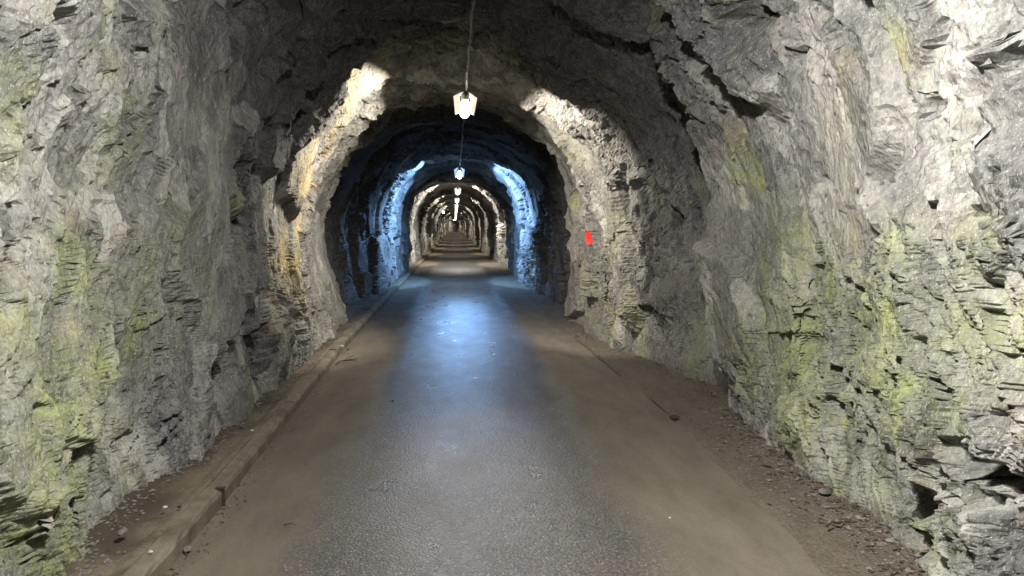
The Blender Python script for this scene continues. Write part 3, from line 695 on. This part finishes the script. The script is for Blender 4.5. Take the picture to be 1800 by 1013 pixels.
for i, (D, col, ps, pd_) in enumerate(LAMPS):
    key = 'blue' if col == BLUE else ('warm' if col == WARM else 'neutral')
    if key not in protos: t = protos[key] = make_lamp(MB[key])
    else:
        src = protos[key]; t = src.copy(); C.objects.link(t)
        for ch in src.children:
            if ch.type == 'LIGHT': continue
            c = ch.copy(); C.objects.link(c); c.parent = t
    t.location = (LAMP_X + float(bend(np.array([D]))[0]), D, LAMP_Z + (0.02 * math.sin(i * 2.3)))
    t.rotation_euler = (0, R(3 if i == 1 else 0), R([0, 6, 0, -5, 3][i % 5]))
    t['group'] = 'lamps hanging in a row under the tunnel roof'
    t['category'] = 'lamp'
    t['label'] = {0: 'neutral white hanging lamp right above the viewer beyond the frame',
                  1: 'largest glowing warm white lamp with open shade panels, nearest on the cable',
                  2: 'blue white glowing lamp hanging between the blue lit walls',
                  3: 'small white lamp directly beyond the blue one',
                  4: 'second small lamp beyond the blue one in the row',
                  5: 'third small lamp beyond the blue one in the row',
                  6: 'fourth small lamp beyond the blue one in the row',
                  7: 'fifth tiny lamp beyond the blue one in the row'}.get(i, 'tiny distant lamp in the merged string of lights at the far end')
    if i == 0:
        for s in (-1, 1): spot('side_light', t, (s * .17, 0, -.05), (s * 1, .42, -.58), ps * (1.3 if s > 0 else .78), col, 156, 1.0, .05)
        spot('down_light', t, (0, 0, -.19), (0, .2, -1), pd_, col, 130, .6, .05)
    else:
        for s in (-1, 1): spot('side_light', t, (s * .17, 0, -.02), (s * 1, (0, .36 if s < 0 else .52, .26)[i] if i < 3 else 0, -.52), ps, [1, .92, .78] if i == 1 else col, (104 if s < 0 else 94 if i == 1 else 104) if i < 3 else 108, .3 if i == 1 else .2, .03)
        spot('down_light', t, (0, 0, -.19), (0, 0, -1), pd_, [1, .93, .82] if i == 1 else col, 172 if i < 3 else 140, .25 if i < 3 else .4, .06)
# the odd wall lamp on the left, far down
WD = 62.0
wl = tag(empty('wall_lamp', (-.95, WD, 2.72)), 'tiny round white lamp fixed on the left wall far down the tunnel', 'lamp')
bm_obj('globe', lathe_bm([(0, -.10), (.05, -.09), (.09, -.04), (.10, 0), (.09, .05), (.05, .09), (0, .10)]), MB['warm'][0], wl, True)
tube('bracket', [(0, 0, .10), (-.02, 0, .3), (-.05, 0, .62)], .02, STEEL, wl)

# ------------------------------------------------------------------ red paint mark on the rock
dep = bpy.context.evaluated_depsgraph_get()
def ray_wall(px, py):
    X, Y, z = pix_ray(px, py); d = Vector((X, Y, z)).normalized(); best = None
    for key in ('right', 'left', 'ceil'):
        ok, loc, nor, _ = WALL[key].ray_cast(Vector((0, 0, CAM_H)), d)
        if ok and (best is None or (loc - Vector((0, 0, CAM_H))).length < best[2]):
            if nor.dot(d) > 0: nor = -nor
            best = (loc.copy(), nor.copy(), (loc - Vector((0, 0, CAM_H))).length)
    return best
RED = simple('red_paint', (.62, .028, .018), .6, .3, 0, .45, 25, .006, 60)
RS = lambda L: [(1035 + (a_ - 1035) * .72, 418 + (b_ - 418) * .85) for a_, b_ in L]
out = [(1030, 402), (1036, 405), (1041, 409), (1043, 419), (1044, 428), (1038, 433), (1033, 431), (1028, 425), (1027, 414), (1029, 408)]
def ribbon(name, pts, mat, lift=.006, sub=6):
    """a paint patch that follows the rock: fan of rings projected on the wall"""
    cx = sum(p[0] for p in pts) / len(pts); cy = sum(p[1] for p in pts) / len(pts); n = len(pts); V = []; last = None
    for s in range(sub + 1):
        for p in pts:
            q = (cx + (p[0] - cx) * s / sub, cy + (p[1] - cy) * s / sub); h = ray_wall(*q)
            V.append(np.array(h[0] + h[1] * 0) + np.array((-lift, -lift * .6, 0)))
    F = [(s * n + i, s * n + (i + 1) % n, (s + 1) * n + (i + 1) % n, (s + 1) * n + i) for s in range(sub) for i in range(n)]
    V = np.array(V); med = np.median(V, axis=0); V = np.where(np.abs(V - med) > .25, med, V)
    return mesh_obj(name, V, np.array(F), mat, None, True)
pm = tag(empty('paint_mark', (0, 0, 0)), 'bright red paint splash on the right rock wall beside the dark recess', 'paint mark')
for L in (out, [(1027, 402), (1030, 403), (1031, 406), (1027, 406)], [(1043, 420), (1047, 424), (1044, 428), (1042, 425)]):
    o = ribbon('paint_patch', RS(L), RED); o.parent = pm

# ------------------------------------------------------------------ loose stones, twigs, iron peg, litter
STONE = simple('loose_schist', (.17, .155, .135), .8, .3, 0, .4, 14, .01, 50)
PALE = simple('pale_chip', (.55, .53, .50), .7, .3, 0, .2, 30)
WOOD = simple('dead_wood', (.050, .036, .026), .85, .2, 0, .3, 40)
RUST = simple('rusty_iron', (.065, .042, .030), .85, .3, .2, .4, 60, .004, 90)
LEAF = simple('dead_leaves', (.095, .068, .050), .85, .2, 0, .5, 30)
def stone_bm(sx, sy, sz, seed):
    r = random.Random(seed); bm = bmesh.new(); bmesh.ops.create_icosphere(bm, subdivisions=2, radius=1)
    pl = [(Vector((r.gauss(0, 1), r.gauss(0, 1), r.gauss(0, 1))).normalized(), r.uniform(.55, .85)) for _ in range(9)]
    for v in bm.verts:
        for n, d in pl:
            e = v.co.dot(n) - d
            if e > 0: v.co -= n * e
        v.co += Vector((r.uniform(-.03, .03) for _ in range(3))); v.co.x *= sx; v.co.y *= sy; v.co.z *= sz
    return bm
def stone(px, py, size, label, mat=STONE, z0=0.0, seed=0, flat=.55):
    x, y = floor_hit(px, py, z0)
    o = bm_obj('loose_stone', stone_bm(size, size * .8, size * flat, seed), mat)
    o.location = (x, y, (.095 if .1 < z0 < .13 and px < 700 else z0) + size * flat * .45); o.rotation_euler = (0, 0, seed * 1.3)
    tag(o, label, 'stone', 'loose stones on the tunnel floor'); return o
stone(215, 933, .032, 'small dark stone on the muddy strip, nearest the lower left corner', STONE, .11, 1)
stone(264, 967, .016, 'pale chip near the kerb at the bottom left', PALE, .11, 2)
stone(290, 888, .014, 'pale chip at the edge of the pale sand, beside a dark one', PALE, .11, 3)
stone(315, 888, .016, 'dark chip beside the pale chip on the sand strip', WOOD, .11, 4)
stone(443, 754, .016, 'bright white chip on the mud, left of the kerb', PALE, .11, 5)
stone(330, 968, .030, 'dark stone on the road against the foot of the kerb', STONE, 0, 6)
stone(1260, 660, .045, 'pale pebble lying at the foot of the right rock step', PALE, .05, 7)
stone(1450, 867, .05, 'flat pale stone in the litter at the foot of the right wall', STONE, .02, 8, .35)
stone(1585, 945, .06, 'rounded greenish stone against the right wall at the lower right', STONE, .02, 9, .8)
stone(1177, 911, .010, 'tiny white chip on the asphalt right of the middle', PALE, .0, 10)
stone(1268, 607, .03, 'small stone on the ledge at the rock step', STONE, .1, 11)
stone(601, 607, .035, 'pale chip lying on top of the kerb', PALE, .12, 12)
stone(612, 614, .028, 'small dirty stone in the gutter beside the kerb', STONE, .0, 13)
stone(1185, 735, .05, 'dark clod on the crack at the right road edge', WOOD, .0, 14, .4)
def twig(name, pts, r0, label, branch=None, z=.012):
    t = tag(empty(name, (*floor_hit(*pts[0]), 0)), label, 'twig')
    b = Vector(t.location)
    def go(nm, ps, r):
        q = [Vector((*floor_hit(*p), z + .012 * math.sin(i * 1.7))) - b for i, p in enumerate(ps)]
        tube(nm, q, list(np.linspace(r, r * .45, len(q))), WOOD, t, 6)
    go('stem', pts, r0)
    for br in (branch or []): go('branch', br, r0 * .6)
twig('twig', [(590, 642), (600, 638), (612, 634), (628, 631)], .008, 'dark forked twig lying on the road beside the kerb', [[(606, 636), (616, 637), (629, 637)], [(603, 637), (612, 632), (622, 626)]])
twig('stick', [(1453, 935), (1462, 931), (1474, 929), (1484, 923)], .006, 'short dark stick on the dirt verge at the lower right', [[(1470, 929), (1480, 930)]], .03)
twig('twig', [(500, 866 + 60), (512, 928), (520, 926)], .003, 'thin straw on the asphalt at the lower left')
# iron peg in a kerb joint
x, y = floor_hit(390, 850, .12)
pg = tag(empty('iron_peg', (x, y, 0)), 'rusty iron peg with flat head standing in the kerb joint', 'peg')
def box_bm(a, b, bev=.002):
    bm = bmesh.new(); bmesh.ops.create_cube(bm, size=1)
    for v in bm.verts: v.co = Vector([(a[i] + b[i]) / 2 + v.co[i] * (b[i] - a[i]) for i in range(3)])
    bmesh.ops.bevel(bm, geom=bm.edges[:], offset=bev, segments=1); return bm
bm_obj('head', box_bm((-.036, -.018, .090), (.016, .018, .097)), RUST, pg)
bm_obj('shank', box_bm((.002, -.008, -.02), (.013, .008, .090)), RUST, pg)

# gravel and litter: real pieces, too many to count
def scatter(name, n, pos, size, mat, label, kind='rock', seed=1):
    r = random.Random(seed); V = []; F = []
    ico = [(0, 0, 1), (.9, 0, .2), (.28, .85, .1), (-.72, .5, .25), (-.7, -.55, .1), (.3, -.85, .2), (0, 0, -.5)]
    icf = [(0, 1, 2), (0, 2, 3), (0, 3, 4), (0, 4, 5), (0, 5, 1), (6, 2, 1), (6, 3, 2), (6, 4, 3), (6, 5, 4), (6, 1, 5)]
    for i in range(n):
        p = pos(r)
        if p is None: continue
        s = r.uniform(*size) * (1 if r.random() < .93 else 1.9); a = r.uniform(0, 6.28); ca, sa = math.cos(a), math.sin(a); b = len(V)
        if kind == 'rock':
            sx, sy, sz = s * r.uniform(.7, 1.3), s * r.uniform(.5, 1.), s * r.uniform(.35, .7)
            for q in ico:
                x, y, z = q[0] * sx * r.uniform(.7, 1.2), q[1] * sy * r.uniform(.7, 1.2), q[2] * sz
                V.append((p[0] + x * ca - y * sa, p[1] + x * sa + y * ca, p[2] + z + sz * .2))
            F += [tuple(k + b for k in f) for f in icf]
        else:
            l, w = s * r.uniform(.8, 1.6), s * r.uniform(.25, .6); t1, t2 = r.uniform(-.5, .5), r.uniform(-.6, .6)
            for x, y, z in ((-l, 0, 0), (-.2 * l, w, .3 * w), (l, 0, .1 * l), (-.1 * l, -w, .3 * w * t2)):
                V.append((p[0] + x * ca - y * sa, p[1] + x * sa + y * ca, p[2] + .004 + abs(z) + t1 * .1 * x + .003))
            F += [(b, b + 1, b + 2), (b, b + 2, b + 3)]
    me = bpy.data.meshes.new(name); me.from_pydata(V, [], F); me.materials.append(mat)
    o = link(bpy.data.objects.new(name, me)); tag(o, label, 'litter', kind='stuff'); return o
def dens(r, a=2.6, b=16): return a + (b - a) * r.random() ** 1.9
def p_right(r):
    y = dens(r); x = foot_x(y, 1) - abs(r.gauss(0, .17)) + .02; x = min(x, foot_x(y, 1) + .02)
    return (x, y, float(verge_z(np.array([[x, y, 0.]]))[0])) if x > edge_x(y) - .05 else None
def p_right_wide(r):
    y = dens(r); e = edge_x(y); x = r.uniform(e - .08, foot_x(y, 1)); return (x, y, float(verge_z(np.array([[max(x, e), y, 0.]]))[0]))
def p_left(r):
    y = dens(r, 2.8); x = foot_x(y, -1) + abs(r.gauss(0, .08)) - .02
    return (x, y, float(path_z(np.array([[x, y, 0.]]))[0])) if x < kerb_x(y) - .11 else None
def p_gutter(r):
    y = dens(r, 2.8); x = kerb_x(y) + .008 + abs(r.gauss(0, .05)); return (x, y, float(road_z(np.array([[x, y, 0.]]))[0]))
def p_road(r):
    y = dens(r, 2.8); x = r.uniform(-1.35, 1.75); return (x, y, float(road_z(np.array([[x, y, 0.]]))[0]))
scatter('gravel', 2600, p_right, (.004, .016), STONE, 'broken rock chips along the foot of the right wall', seed=3)
scatter('leaf_litter', 1300, p_right, (.008, .022), LEAF, 'dead brown leaves along the foot of the right wall', 'leaf', 4)
scatter('gravel', 800, p_right_wide, (.003, .009), STONE, 'fine gravel strewn over the right verge', seed=5)
scatter('gravel', 1300, p_left, (.005, .018), STONE, 'broken rock chips along the foot of the left wall', seed=6)
scatter('gravel', 700, p_gutter, (.003, .010), STONE, 'grit gathered in the gutter along the kerb', seed=7)
scatter('leaf_litter', 260, p_gutter, (.006, .014), LEAF, 'leaf scraps in the gutter along the kerb', 'leaf', 8)
scatter('grit', 500, p_road, (.002, .005), STONE, 'fine grit scattered over the road', seed=9)
